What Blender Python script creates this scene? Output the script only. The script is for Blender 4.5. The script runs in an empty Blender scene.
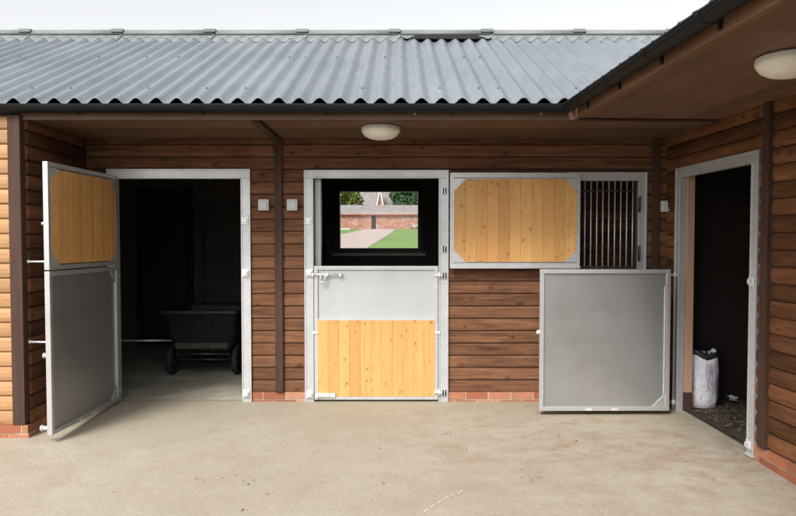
import bpy, bmesh, math, random
from math import radians as R, sin, cos, pi
from mathutils import Vector
random.seed(7)
sc = bpy.context.scene
C = sc.collection

# ------------------------------------------------------------------ mesh builder
class MB:
    def __init__(s): s.v=[]; s.f=[]; s.r=[]; s.m=[]; s.sm=[]
    def add(s, vs, fs, rnd=None, mat=0, smooth=False):
        n=len(s.v); rnd = random.random() if rnd is None else rnd
        s.v += [tuple(p) for p in vs]
        for f in fs:
            s.f.append(tuple(i+n for i in f)); s.r.append(rnd); s.m.append(mat); s.sm.append(smooth)
        return s
    def box(s,x0,x1,y0,y1,z0,z1,rnd=None,mat=0):
        vs=[(x,y,z) for x in (x0,x1) for y in (y0,y1) for z in (z0,z1)]
        return s.add(vs,[(0,1,3,2),(4,6,7,5),(0,4,5,1),(2,3,7,6),(0,2,6,4),(1,5,7,3)],rnd,mat)
    def ext(s, poly, fn, a, b, rnd=None, mat=0, smooth=False, caps=True):
        """sweep a 2-D polygon between stations a and b; fn(station,u,w)->xyz"""
        n=len(poly)
        vs=[fn(a,u,w) for u,w in poly]+[fn(b,u,w) for u,w in poly]
        fs=[(i,(i+1)%n,n+(i+1)%n,n+i) for i in range(n)]
        s.add(vs,fs,rnd,mat,smooth)
        if caps:
            k=len(s.v)-2*n
            for c in (tuple(range(k,k+n)),tuple(range(k+n,k+2*n))):
                s.f.append(c); s.r.append(s.r[-1]); s.m.append(mat); s.sm.append(False)
        return s
    def tube(s,p0,p1,r0,r1=None,n=10,rnd=None,mat=0,caps=True):
        r1=r0 if r1 is None else r1
        p0=Vector(p0);p1=Vector(p1);d=(p1-p0).normalized()
        a=d.orthogonal().normalized(); b=d.cross(a)
        vs=[];
        for p,r in((p0,r0),(p1,r1)):
            for i in range(n):
                t=2*pi*i/n; vs.append(p+a*cos(t)*r+b*sin(t)*r)
        fs=[(i,(i+1)%n,n+(i+1)%n,n+i) for i in range(n)]
        s.add(vs,fs,rnd,mat,True)
        if caps:
            k=len(s.v)-2*n
            for c in (tuple(range(k,k+n)),tuple(range(k+n,k+2*n))):
                s.f.append(c); s.r.append(s.r[-1]); s.m.append(mat); s.sm.append(False)
        return s
    def path(s,pts,r,n=8,mat=0):
        for a,b in zip(pts,pts[1:]): s.tube(a,b,r,n=n,mat=mat)
        return s
    def lathe(s,prof,c,n=32,axis=2,rnd=None,mat=0):
        vs=[]
        for r,h in prof:
            for i in range(n):
                t=2*pi*i/n; a,b=r*cos(t),r*sin(t)
                p={2:(a,b,h),0:(h,a,b),1:(a,h,b)}[axis]
                vs.append((c[0]+p[0],c[1]+p[1],c[2]+p[2]))
        m=len(prof)
        fs=[(j*n+i,j*n+(i+1)%n,(j+1)*n+(i+1)%n,(j+1)*n+i) for j in range(m-1) for i in range(n)]
        return s.add(vs,fs,rnd,mat,True)
    def build(s,name,mats,parent=None,loc=(0,0,0),rot=(0,0,0),bevel=0,recalc=True):
        me=bpy.data.meshes.new(name); me.from_pydata(s.v,[],s.f); me.update()
        if not isinstance(mats,(list,tuple)): mats=[mats]
        for m in mats: me.materials.append(m)
        at=me.attributes.new('rnd','FLOAT','FACE')
        at.data.foreach_set('value',s.r)
        me.polygons.foreach_set('material_index',s.m)
        me.polygons.foreach_set('use_smooth',s.sm)
        if recalc:
            bm=bmesh.new(); bm.from_mesh(me); bmesh.ops.recalc_face_normals(bm,faces=bm.faces); bm.to_mesh(me); bm.free()
        o=bpy.data.objects.new(name,me); C.objects.link(o); o.parent=parent
        o.location=loc; o.rotation_euler=rot
        if bevel:
            b=o.modifiers.new('bev','BEVEL'); b.width=bevel; b.segments=2; b.limit_method='ANGLE'; b.angle_limit=R(40); b.harden_normals=False
        return o

def tag(o,label=None,cat=None,group=None,kind=None):
    for k,v in (('label',label),('category',cat),('group',group),('kind',kind)):
        if v: o[k]=v
    return o
def root(name,loc,label,cat,group=None,kind=None,rz=0):
    o=bpy.data.objects.new(name,None); o.empty_display_size=.2; C.objects.link(o)
    o.location=loc; o.rotation_euler=(0,0,rz); return tag(o,label,cat,group,kind)

# ------------------------------------------------------------------ materials
class NT:
    def __init__(s,name):
        s.m=bpy.data.materials.new(name); s.m.use_nodes=True; s.t=s.m.node_tree; s.n=s.t.nodes
        s.b=s.n['Principled BSDF']
    def N(s,t,**k):
        n=s.n.new('ShaderNode'+t)
        for a,v in k.items():
            if a.startswith('_'): setattr(n,a[1:],v)
        return n
    def L(s,a,b): s.t.links.new(a,b)
    def obj(s): return s.N('TexCoord').outputs['Object']
    def attr(s,name='rnd'):
        n=s.N('Attribute'); n.attribute_name=name; return n.outputs['Fac']
    def math(s,op,a,b=None,c=None,clamp=False):
        n=s.N('Math'); n.operation=op; n.use_clamp=clamp
        for i,x in enumerate((a,b,c)):
            if x is None: continue
            if isinstance(x,(int,float)): n.inputs[i].default_value=x
            else: s.L(x,n.inputs[i])
        return n.outputs[0]
    def vmath(s,op,a,b):
        n=s.N('VectorMath'); n.operation=op
        for i,x in enumerate((a,b)):
            if isinstance(x,tuple): n.inputs[i].default_value=x
            else: s.L(x,n.inputs[i])
        return n.outputs[0]
    def noise(s,vec,scale,detail=4,rough=.55,dist=0):
        n=s.N('TexNoise'); n.inputs['Scale'].default_value=scale; n.inputs['Detail'].default_value=detail
        n.inputs['Roughness'].default_value=rough; n.inputs['Distortion'].default_value=dist
        s.L(vec,n.inputs['Vector']); return n.outputs['Fac']
    def voro(s,vec,scale,feat='F1'):
        n=s.N('TexVoronoi'); n.feature=feat; n.inputs['Scale'].default_value=scale; s.L(vec,n.inputs['Vector']); return n
    def mr(s,v,a,b,c=0,d=1):
        n=s.N('MapRange'); s.L(v,n.inputs[0])
        for i,x in enumerate((a,b,c,d)): n.inputs[i+1].default_value=x
        return n.outputs[0]
    def ramp(s,v,stops):
        n=s.N('ValToRGB'); r=n.color_ramp
        while len(r.elements)<len(stops): r.elements.new(.5)
        for e,(p,c) in zip(r.elements,stops): e.position=p; e.color=(*c,1) if len(c)==3 else c
        s.L(v,n.inputs[0]); return n.outputs[0]
    def mix(s,f,a,b,mode='MIX'):
        n=s.N('Mix'); n.data_type='RGBA'; n.blend_type=mode
        for i,x in ((0,f),(6,a),(7,b)):
            if isinstance(x,(int,float)): n.inputs[i].default_value=x
            elif isinstance(x,tuple): n.inputs[i].default_value=(*x,1)
            else: s.L(x,n.inputs[i])
        return n.outputs[2]
    def bump(s,h,strength=.3,dist=.01):
        n=s.N('Bump'); n.inputs['Strength'].default_value=strength; n.inputs['Distance'].default_value=dist
        s.L(h,n.inputs['Height']); s.L(n.outputs[0],s.b.inputs['Normal']); return n
    def out(s,col=None,rough=None,metal=None,spec=None):
        for k,x in (('Base Color',col),('Roughness',rough),('Metallic',metal),('Specular IOR Level',spec)):
            if x is None: continue
            if isinstance(x,(int,float)): s.b.inputs[k].default_value=x
            elif isinstance(x,tuple): s.b.inputs[k].default_value=(*x,1)
            else: s.L(x,s.b.inputs[k])
        return s.m

def wood(name,axis,dark,lite,knots=.2,kcol=(.05,.025,.012),var=.35,rough=.75,weather=.35,spec=.25,kr=.13,plane=None,ks=9,soft=.2,hue=None):
    g=NT(name); o=g.obj(); r=g.attr()
    cx=g.N('CombineXYZ')
    g.L(g.math('MULTIPLY',r,13.7),cx.inputs[0]); g.L(g.math('MULTIPLY',r,31.3),cx.inputs[1]); g.L(g.math('MULTIPLY',r,21.1),cx.inputs[2])
    co=g.vmath('ADD',o,cx.outputs[0])
    pa,pb=plane or {0:(0,2),1:(1,2),2:(0,2)}[axis]
    sxyz=g.N('SeparateXYZ'); g.L(co,sxyz.inputs[0]); kc=g.N('CombineXYZ')
    st_=[1,1,1]; st_[axis]=.72
    g.L(g.math('MULTIPLY',sxyz.outputs[pa],st_[pa]),kc.inputs[0]); g.L(g.math('MULTIPLY',sxyz.outputs[pb],st_[pb]),kc.inputs[1])
    kv=g.voro(kc.outputs[0],ks); kv.voronoi_dimensions='2D'; kd=kv.outputs['Distance']
    sep=g.N('SeparateColor'); g.L(kv.outputs['Color'],sep.inputs[0])
    clus=g.mr(g.noise(o,3.1,2,.5),.35,.65,.25,1.6)
    on=g.math('LESS_THAN',sep.outputs[0],g.math('MULTIPLY',clus,knots))
    kd=g.math('MULTIPLY',kd,g.mr(sep.outputs[1],0,1,.7,2.2))
    km=g.math('MULTIPLY',g.mr(kd,kr*.55,kr,1,0),on)
    halo=g.math('MULTIPLY',g.mr(kd,kr*.8,kr*3.2,1,0),on)
    st=[11,11,11]; st[axis]=.9
    gc=g.vmath('MULTIPLY',co,tuple(st))
    hv=g.N('CombineXYZ'); g.L(g.math('MULTIPLY',halo,1.3),hv.inputs[0]); g.L(g.math('MULTIPLY',halo,1.3),hv.inputs[2]); g.L(g.math('MULTIPLY',halo,1.3),hv.inputs[1])
    gc2=g.vmath('ADD',gc,hv.outputs[0])
    n1=g.noise(gc2,2.2,5,.6,.8)
    fi=[90,90,90]; fi[axis]=3
    n2=g.noise(g.vmath('MULTIPLY',co,tuple(fi)),1.6,3,.6)
    col=g.ramp(g.mr(n1,soft,1-soft),[(0,dark),(1,lite)])
    col=g.mix(g.mr(n2,.35,.75,0,.35),col,dark,'MIX')
    if hue: col=g.mix(g.mr(g.math('FRACT',g.math('MULTIPLY',r,7.3)),.4,1,0,.6),col,hue)
    mult=g.math('ADD',g.math('MULTIPLY',r,var),1-var*.5)
    mc=g.N('CombineColor'); [g.L(mult,mc.inputs[i]) for i in range(3)]
    col=g.mix(1.0,col,mc.outputs[0],'MULTIPLY')
    if weather:
        w=g.noise(g.vmath('MULTIPLY',o,(1,1,1)),2.1,4,.6)
        col=g.mix(g.mr(w,.4,.75,0,weather),col,tuple(c*.55 for c in dark))
    col=g.mix(g.math('MULTIPLY',halo,.4),col,tuple(k*.5+d*.5 for k,d in zip(kcol,dark)))
    col=g.mix(g.math('MULTIPLY',km,.85),col,kcol)
    g.bump(g.math('ADD',n1,g.math('MULTIPLY',n2,.6)),.35,.004)
    return g.out(col,g.mr(n2,.2,.8,rough-.1,rough+.1),0,spec)

def galv(name,base=(.5,.51,.52),metal=.75,rough=.4,dirt=.2,spangle=.06):
    g=NT(name); o=g.obj()
    v=g.voro(o,55); sp=g.N('SeparateColor'); g.L(v.outputs['Color'],sp.inputs[0])
    n=g.noise(o,2.5,5,.6); n2=g.noise(o,1.7,6,.65)
    f=g.math('ADD',g.mr(sp.outputs[0],0,1,-spangle,spangle),g.mr(n,.3,.7,-.07,.07))
    m=g.math('ADD',f,1.0)
    mc=g.N('CombineColor'); [g.L(m,mc.inputs[i]) for i in range(3)]
    col=g.mix(1.0,base,mc.outputs[0],'MULTIPLY')
    col=g.mix(g.mr(n2,.45,.8,0,dirt),col,(.25,.23,.2))
    g.bump(n,.06,.01)
    return g.out(col,g.mr(n2,.3,.7,rough-.08,rough+.1),metal,.5)

def plain(name,col,rough=.5,metal=0,nscale=8,amt=.12,spec=.4,bump=.1):
    g=NT(name); o=g.obj(); n=g.noise(o,nscale,5,.6)
    c=g.mix(g.mr(n,.3,.7),tuple(x*(1-amt) for x in col),tuple(min(1,x*(1+amt)) for x in col))
    if bump: g.bump(n,bump,.005)
    return g.out(c,g.mr(n,.2,.8,max(.02,rough-.07),rough+.07),metal,spec)

M={}
M['wall_x']=wood('stained_boards',0,(.056,.025,.015),(.275,.132,.070),.24,var=.5,rough=.85,spec=.12)
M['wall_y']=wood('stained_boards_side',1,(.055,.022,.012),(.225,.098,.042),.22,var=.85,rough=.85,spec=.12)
M['wall_lite']=wood('pale_boards',0,(.30,.155,.07),(.46,.27,.135),.14,(.2,.1,.05),var=.25,weather=.1)
M['post']=wood('dark_post',2,(.042,.022,.016),(.09,.048,.034),.05,var=.2)
M['soffit_x']=wood('soffit_boards',0,(.085,.048,.029),(.18,.103,.062),.2,var=.3,rough=.5,weather=.25,plane=(0,1),kr=.1)
M['soffit_y']=wood('soffit_boards_side',1,(.105,.058,.035),(.215,.124,.074),.2,var=.22,rough=.5,weather=.15,plane=(0,1),kr=.1)
M['fascia_x']=wood('fascia_board',0,(.10,.053,.035),(.17,.093,.062),.05,var=.1,rough=.5)
M['fascia_y']=wood('fascia_board_side',1,(.12,.06,.034),(.23,.122,.068),.05,var=.1,rough=.5)
M['pine']=wood('pine_planks',2,(.48,.245,.078),(.64,.375,.135),.42,(.15,.05,.016),var=.2,hue=(.52,.25,.08),rough=.45,weather=0,spec=.4,kr=.085,ks=13)
M['lining']=wood('pine_lining',2,(.36,.22,.16),(.46,.30,.22),.1,(.2,.1,.05),var=.1,weather=0)
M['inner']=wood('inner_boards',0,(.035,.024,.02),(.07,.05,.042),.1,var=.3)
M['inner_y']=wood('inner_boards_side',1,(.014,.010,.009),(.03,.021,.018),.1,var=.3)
M['galv']=galv('galvanised_frame',(.53,.54,.55),.55,.42,.2)
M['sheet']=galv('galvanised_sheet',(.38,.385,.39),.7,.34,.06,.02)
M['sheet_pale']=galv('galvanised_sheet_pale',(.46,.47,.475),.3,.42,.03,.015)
M['bolt']=galv('zinc_hardware',(.7,.71,.72),.5,.35,.05)
M['steeldark']=plain('dark_steel',(.05,.05,.05),.4,.5)
M['black']=plain('black_plastic',(.007,.007,.008),.5,0,5,.3,.2,.03)
M['tub']=plain('black_tub_plastic',(.02,.02,.021),.5,0,9,.4,.4)
M['dust']=plain('dusty_panel',(.06,.057,.048),.9,0,14,.5,.2)
M['rubber']=plain('rubber',(.02,.02,.02),.8)
M['lens']=plain('lamp_lens',(.80,.77,.70),.35,0,4,.03,.5,0)
M['boxgrey']=plain('grey_switch_box',(.5,.5,.5),.4,0,12,.06)
M['leafframe']=galv('galvanised_leaf_frame',(.50,.51,.51),.6,.38,.12,.03)
M['innerwall']=wood('inner_wall_boards',0,(.10,.083,.075),(.135,.113,.102),.05,var=.15)
M['winframe']=plain('dark_window_frame',(.018,.018,.018),.4,0,12,.2)
M['slate']=plain('slate',(.21,.185,.185),.8,0,2,.25)

# corrugated roof: grey fibre sheet
def roofmat(name,c1,c2,ro=(.26,.42)):
    g=NT(name); o=g.obj(); r=g.attr()
    n=g.noise(o,1.2,6,.65); n2=g.noise(g.vmath('MULTIPLY',o,(9,1.0,1.0)),3,5,.7); n3=g.noise(o,60,3,.6)
    col=g.mix(g.mr(n,.35,.7),c1,c2)
    col=g.mix(g.mr(n2,.5,.8,0,.35),col,tuple(x*.7 for x in c1))
    col=g.mix(g.mr(n3,.55,.8,0,.3),col,tuple(x*.75 for x in c1))
    m=g.math('ADD',g.math('MULTIPLY',r,.12),.94); mc=g.N('CombineColor'); [g.L(m,mc.inputs[i]) for i in range(3)]
    col=g.mix(1.0,col,mc.outputs[0],'MULTIPLY')
    g.bump(n3,.15,.003)
    return g.out(col,g.mr(n2,.2,.8,*ro),0,.6)
M['roof']=roofmat('roof_sheet',(.122,.14,.16),(.172,.19,.211))
M['ridge']=roofmat('ridge_sheet',(.12,.135,.13),(.165,.18,.17),(.6,.75))

def concrete(name,inside=False):
    g=NT(name); o=g.obj()
    n=g.noise(o,.5,6,.62); n2=g.noise(o,2.3,8,.65,.4); n3=g.noise(o,45,4,.7); n4=g.noise(o,160,2,.6)
    if inside:
        col=g.ramp(g.mr(n2,.3,.7),[(0,(.20,.19,.15)),(.5,(.32,.30,.24)),(1,(.46,.43,.36))])
    else:
        col=g.ramp(g.mr(n,.3,.7),[(0,(.262,.224,.176)),(.5,(.302,.265,.213)),(1,(.342,.307,.253))])
        col=g.mix(g.mr(n2,.46,.70,0,.6),col,(.24,.195,.14))
        # mud smears, more of them toward the right hand doorway
        sx=g.N('SeparateXYZ'); g.L(o,sx.inputs[0])
        reg=g.math('MULTIPLY',g.mr(sx.outputs[0],-.5,2.0,.2,1),g.mr(sx.outputs[1],3.4,5.2,.25,1))
        st=g.noise(g.vmath('MULTIPLY',o,(1,1.5,1)),3.6,9,.78,.3)
        col=g.mix(g.math('MULTIPLY',g.mr(st,.46,.62,0,.9),reg),col,(.21,.135,.085))
        gr=g.noise(o,1.1,4,.6); near=g.mr(sx.outputs[1],5.0,6.45,0,1)
        col=g.mix(g.math('MULTIPLY',g.mr(gr,.35,.7,.1,.75),near),col,(.25,.225,.15))
        v=g.voro(o,4.2); sp=g.N('SeparateColor'); g.L(v.outputs['Color'],sp.inputs[0])
        wob=g.math('ADD',v.outputs['Distance'],g.mr(g.noise(o,22,4,.7),0,1,-.09,.09))
        spot=g.math('MULTIPLY',g.mr(wob,.03,.10,.8,0),g.math('LESS_THAN',sp.outputs[1],.17))
        col=g.mix(spot,col,(.16,.11,.06))
    col=g.mix(g.mr(n3,.45,.7,0,.5),col,(.19,.155,.115))
    col=g.mix(g.mr(n4,.55,.78,0,.35),col,(.55,.5,.42))
    g.bump(g.math('ADD',g.math('MULTIPLY',n3,.7),g.math('MULTIPLY',n2,1.2)),.5,.006)
    return g.out(col,g.mr(n2,.3,.7,.62,.9),0,.35)
M['conc']=concrete('yard_concrete'); M['floor']=concrete('stable_concrete',True)

def brickmat(name):
    g=NT(name); o=g.obj(); r=g.attr(); n=g.noise(o,26,4,.7)
    col=g.ramp(r,[(0,(.22,.075,.04)),(.5,(.34,.115,.055)),(1,(.42,.22,.13))])
    col=g.mix(g.mr(n,.4,.7,0,.6),col,(.2,.10,.07))
    g.bump(n,.5,.004); return g.out(col,.85,0,.2)
M['brick']=brickmat('orange_brick'); M['mortar']=plain('mortar',(.45,.38,.3),.9,0,30,.15)
def grassmat():
    g=NT('lawn_grass'); o=g.obj(); n=g.noise(o,.25,5,.6); n2=g.noise(o,9,5,.7)
    col=g.mix(g.mr(n,.3,.7),(.12,.19,.065),(.175,.25,.09)); col=g.mix(g.mr(n2,.4,.8,0,.4),col,(.08,.15,.03))
    g.bump(n2,.6,.05); return g.out(col,.95,0,.1)
M['grass']=grassmat()
M['gravel']=plain('pink_gravel',(.35,.275,.26),.95,0,6,.2)
M['barnbrick']=NT('barn_brick')
g=M['barnbrick']; o=g.obj(); n=g.noise(g.vmath('MULTIPLY',o,(1,1,2)),.9,7,.8); n2=g.noise(o,4,3,.7)
c=g.ramp(g.mr(n,.3,.7),[(0,(.20,.085,.07)),(.5,(.36,.17,.13)),(1,(.55,.42,.36))]); c=g.mix(g.mr(n2,.4,.7,0,.4),c,(.25,.12,.09))
M['barnbrick']=g.out(c,.9,0,.2)
def leafmat(name,a,b):
    g=NT(name); r=g.attr(); c=g.mix(r,a,b); return g.out(c,.7,0,.2)
M['leaf_dark']=leafmat('leaf_dark',(.03,.06,.03),(.07,.13,.06)); M['leaf_lite']=leafmat('leaf_lite',(.10,.13,.03),(.20,.23,.06))
M['leaf_pale']=leafmat('leaf_pale',(.45,.32,.28),(.6,.5,.42))
M['bark']=plain('bark',(.09,.07,.05),.9)
M['door_dark']=plain('door_dark',(.02,.018,.017),.7)
M['white']=plain('white_paint',(.7,.62,.6),.6)
M['straw']=leafmat('straw',(.12,.10,.065),(.26,.22,.155))
M['muck']=plain('dark_bedding',(.045,.036,.026),.95,0,7,.5,.2,.6)
M['leaf_dry']=leafmat('dry_leaf',(.14,.10,.055),(.25,.19,.11))
M['chalk']=plain('chalk',(.68,.66,.62),.9)
# bag: white woven plastic with faint violet print
g=NT('printed_bag'); o=g.obj(); n=g.noise(o,9,4,.6)
sx=g.N('SeparateXYZ'); g.L(o,sx.inputs[0])
pr=g.noise(g.vmath('MULTIPLY',o,(60,60,14)),1,4,.7); an=g.noise(g.vmath('MULTIPLY',o,(22,22,.6)),1,1,.5)
band=g.math('MULTIPLY',g.mr(sx.outputs[2],.08,.11,0,1),g.mr(sx.outputs[2],.40,.43,1,0))
pm=g.math('MULTIPLY',g.math('MULTIPLY',g.mr(pr,.45,.55,0,1),g.mr(an,.46,.54,0,.8)),band)
M['bag']=g.out(g.mix(pm,(.72,.71,.74),(.30,.24,.42)),.45,0,.4); g.bump(n,.8,.03)
# glass pane
g=NT('window_glass'); g.n.remove(g.b)
tr=g.N('BsdfTransparent'); tr.inputs[0].default_value=(.95,.97,.96,1)
gl=g.N('BsdfGlossy'); gl.inputs['Roughness'].default_value=.03
ms=g.N('MixShader'); fr=g.N('Fresnel'); fr.inputs[0].default_value=1.5
g.L(fr.outputs[0],ms.inputs[0]); g.L(tr.outputs[0],ms.inputs[1]); g.L(gl.outputs[0],ms.inputs[2]); g.L(ms.outputs[0],g.n['Material Output'].inputs[0])
M['glass']=g.m

# ------------------------------------------------------------------ ground
YB=6.46                       # outer face of the main stable wall
def zg(y):
    if y<-3: return -.04*(YB+3)
    if y<YB: return -.04*(YB-y)
    if y<11: return 0
    if y<95: return (y-11)*.0381
    if y<160: return 3.2+(y-95)*.02
    return 4.5
def sheet(name,ys,xs,dz,mat,kind='structure',cut=None):
    m=MB(); nx=len(xs)
    vs=[(x,y,zg(y)+dz) for y in ys for x in xs]
    fs=[]
    for j in range(len(ys)-1):
        for i in range(nx-1): fs.append((j*nx+i,j*nx+i+1,(j+1)*nx+i+1,(j+1)*nx+i))
    m.add(vs,fs,0); o=m.build(name,mat,recalc=False); tag(o,kind=kind); return o
tag(sheet('ground',[-900,-60,-3,YB,11,40,95,160,1500],[-900,-60,0,60,900],-.02,M['grass']),'green grass ground around the stables and rising behind')
tag(sheet('bounce_cut_ground',[-60,-3],[-40,0,40],-.008,plain('bounce_cut_ground',(.09,.085,.08),.9,0,6,.25,.2,.4)),'unseen dark ground added behind the camera to dim bounced light')  # added out of view: dark neutral ground weakens bounce onto the walls
tag(sheet('concrete_yard',[-3,YB,11],[-14,0,9],0,M['conc']),'pale beige concrete yard in front of the stables')
# inner floors, 4 mm proud of the yard sheet
f=MB(); f.add([(-5.1,YB+.02,.004),(2.4,YB+.02,.004),(2.4,YB+3.5,.004),(-5.1,YB+3.5,.004)],[(0,1,2,3)])
tag(f.build('stable_floor',M['floor'],recalc=False),'dull grey concrete floor inside the stables',kind='structure')
# gravel drive and lawn seen through the back window
f=MB()
def gp(x,y,dz=.02): return (x,y,zg(y)+dz-.02)
f.add([gp(-40,13),gp(-2.4,13),gp(-1.85,40),gp(-.9,70),gp(-40,70),gp(-5.6,71),gp(-4.5,94.5),gp(-.35,94.5)],[(0,1,2,3,5,4),(5,3,7,6)])
tag(f.build('gravel_path',M['gravel'],recalc=False),'pinkish gravel path leading up to the brick barn',kind='structure')

# ------------------------------------------------------------------ wall helpers
P=.118   # board pitch
def main_fn(s,d,z): return (s,-d,z)
def loglap(mb,fn,s0,s1,z0,z1,openings=(),depth=.026,flat=False,joints=True):
    n=int(math.ceil((z1-z0)/P-.02))
    for k in range(n):
        a=z0+k*P; b=min(a+P,z1)
        h=b-a-.004
        prof=[(-.004,a+.001),(.006,a),(depth*.72,a+.010),(depth,a+h*.35),(depth*.93,a+h*.65),(depth*.6,a+h-.012),(.006,a+h-.002),(-.004,a+h)]
        if flat: prof=[(-.004,a+.001),(.003,a),(.013,a+.004),(.0155,a+.012),(.0135,a+h*.5),(.0115,a+h-.016),(.009,a+h-.009),(.003,a+h-.004),(-.004,a+h)]
        cuts=[(o[0],o[1]) for o in openings if o[2]<b-.02 and o[3]>a+.035]
        seg=[(s0,s1)]
        for c0,c1 in cuts:
            ns=[]
            for p,q in seg:
                if c1<=p or c0>=q: ns.append((p,q)); continue
                if c0>p: ns.append((p,c0))
                if c1<q: ns.append((c1,q))
            seg=ns
        for p,q in seg:
            pts=[p]
            if joints and q-p>2.0:
                pts.append(p+(q-p)*random.uniform(.3,.7))
            pts.append(q)
            for u,v in zip(pts,pts[1:]):
                j=random.uniform(-.0015,.0015)
                mb.ext([(w+j,z) for w,z in prof],lambda st,uu,ww: fn(st,uu,ww),u+.0008,v-.0008)
def slab(mb,fn,s0,s1,z0,z1,d0,d1,openings=(),rnd=.5,mat=0):
    ss=sorted({s0,s1,*[o[0] for o in openings],*[o[1] for o in openings]})
    zs=sorted({z0,z1,*[o[2] for o in openings],*[o[3] for o in openings]})
    ss=[x for x in ss if s0<=x<=s1]; zs=[x for x in zs if z0<=x<=z1]
    for a,b in zip(ss,ss[1:]):
        for c,d in zip(zs,zs[1:]):
            m=((a+b)/2,(c+d)/2)
            if any(o[0]<m[0]<o[1] and o[2]<m[1]<o[3] for o in openings): continue
            mb.ext([(d0,c),(d1,c),(d1,d),(d0,d)],fn,a,b,rnd,mat)
def bricks(mb,fn,s0,s1,z0,z1,base=None,openings=(),front=.02):
    """one or more visible courses; mortar core behind (material 1)"""
    L=.215; J=.010; H=.065
    seg=[(s0,s1)]
    for c0,c1 in openings:
        ns=[]
        for p,q in seg:
            if c1<=p or c0>=q: ns.append((p,q)); continue
            if c0>p: ns.append((p,c0))
            if c1<q: ns.append((c1,q))
        seg=ns
    for p,q in seg: mb.ext([(-.08,z0),(front-.006,z0),(front-.006,z1-.001),(-.08,z1-.001)],fn,p,q,.5,1)
    top=z1; row=0
    while top>z0+.01:
        bot=max(top-H,z0)
        off=(row%2)*L/2
        x=math.floor(s0/L)*L-off
        while x<s1:
            for p,q in seg:
                a=max(x+J/2,p); b=min(x+L-J/2,q)
                if b-a>.012:
                    e=random.uniform(-.0015,.0015)
                    mb.ext([(-.05,bot),(front+e,bot),(front+e,top),(-.05,top)],fn,a,b)
            x+=L
        top=bot-J; row+=1

# ------------------------------------------------------------------ door / frame builders
def frame_part(parent,name,s0,s1,z0,z1,loc,rz,w=.085,d0=-.05,d1=.03,sill=False,label=None,wl=None,wr=None):
    """galvanised channel frame, local x across the opening, -y outward"""
    m=MB(); wl=wl or w; wr=wr or w
    def bar(x0,x1,za,zb):
        m.box(x0,x1,-d1,-d0,za,zb)
    bar(s0,s0+wl,z0,z1-w); bar(s1-wr,s1,z0,z1-w); bar(s0,s1,z1-w,z1)
    # raised outer lips of the channel section, 5 mm proud
    lip=.006
    m.box(s0-.004,s0+.012,-d1-lip,-d1+.001,z0,z1+.004); m.box(s1-.012,s1+.004,-d1-lip,-d1+.001,z0,z1+.004)
    m.box(s0+.012,s1-.012,-d1-lip,-d1+.001,z1-.012,z1+.004)
    m.box(s0+wl-.012,s0+wl+.002,-d1-lip,-d1+.001,z0,z1-w+.002); m.box(s1-wr-.002,s1-wr+.012,-d1-lip,-d1+.001,z0,z1-w+.002)
    m.box(s0+wl+.002,s1-wr-.002,-d1-lip,-d1+.001,z1-w-.002,z1-w+.012)
    if sill: m.box(s0+wl,s1-wr,-d1+.01,-d0,z0,z0+w*.6)
    else: # feet plates
        m.box(s0-.012,s0+wl+.01,-d1-.02,-d0,z0-.01,z0+.006); m.box(s1-wr-.01,s1+.012,-d1-.02,-d0,z0-.01,z0+.006)
    o=m.build(name,M['galv'],parent,loc,(0,0,rz),.0025)
    if label: o['label']=label
    return o
def keeper(fr,x,z,d1=.03):      # bolt keeper bracket on a frame jamb
    m=MB(); m.box(x-.032,x+.032,-d1-.016,-d1-.006,z-.035,z+.035); m.box(x-.02,x+.02,-d1-.034,-d1-.016,z-.018,z+.018)
    return m.build('bolt_keeper',M['bolt'],fr,bevel=.002)
def hinge(par,x,z,y=-.036,n=2,dark=False):
    m=MB(); m.box(x-.028,x+.028,y-.006,y,z-.03,z+.03)
    for s in (-.012,.012): m.tube((x+s,y-.012,z-.028),(x+s,y-.012,z+.028),.007,n=10,mat=1)
    return m.build('hinge',[M['bolt'],M['steeldark']],par)
def pin_hinge(par,x0,x1,z,y):
    m=MB(); m.tube((x0,y,z),(x1,y,z),.009); m.tube((x0,y,z-.03),(x0,y,z+.03),.013); m.box(x0-.02,x0+.02,y-.022,y+.022,z-.006,z+.006)
    return m.build('hinge',M['bolt'],par)
def planks(mb,x0,x1,z0,z1,y0,y1,w=.1,chamfer=0):
    """vertical tongue-and-groove planks filling a rect whose corners may be cut"""
    n=max(1,round((x1-x0)/w)); w=(x1-x0)/n
    def zl(x):
        c=0
        if chamfer:
            c=max(0,chamfer-min(x-x0,x1-x))
        return z0+c,z1-c
    for i in range(n):
        a=x0+i*w+.0004; b=x0+(i+1)*w-.0004
        xs=[a]
        for k in (x0+chamfer,x1-chamfer):
            if a+.002<k<b-.002: xs.append(k)
        xs.append(b); xs.sort()
        rnd=random.random()
        lo=[(x,zl(x)[0]) for x in xs]; hi=[(x,zl(x)[1]) for x in reversed(xs)]
        poly=lo+hi
        # front face slightly inset (V groove) 
        cxm=(a+b)/2
        def fn(st,u,v,cxm=cxm):
            return (u,st,v)
        ys=[(y1,0),(y0+.002,0),(y0,.0018)]
        vs=[]; npt=len(poly)
        for yy,ins in ys:
            for (u,v) in poly: vs.append((u+(ins if u<cxm else -ins),yy,v))
        fs=[tuple(range(npt)),tuple(range(2*npt,3*npt))]
        for l in range(2):
            for k in range(npt): fs.append((l*npt+k,l*npt+(k+1)%npt,(l+1)*npt+(k+1)%npt,(l+1)*npt+k))
        mb.add(vs,fs,rnd)
def leaf_frame(w,h,t=.042,b=.036):
    m=MB(); y0,y1=-t/2,t/2
    m.box(0,b,y0,y1,0,h); m.box(w-b,w,y0,y1,0,h); m.box(b,w-b,y0,y1,0,b); m.box(b,w-b,y0,y1,h-b,h)
    return m
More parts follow.
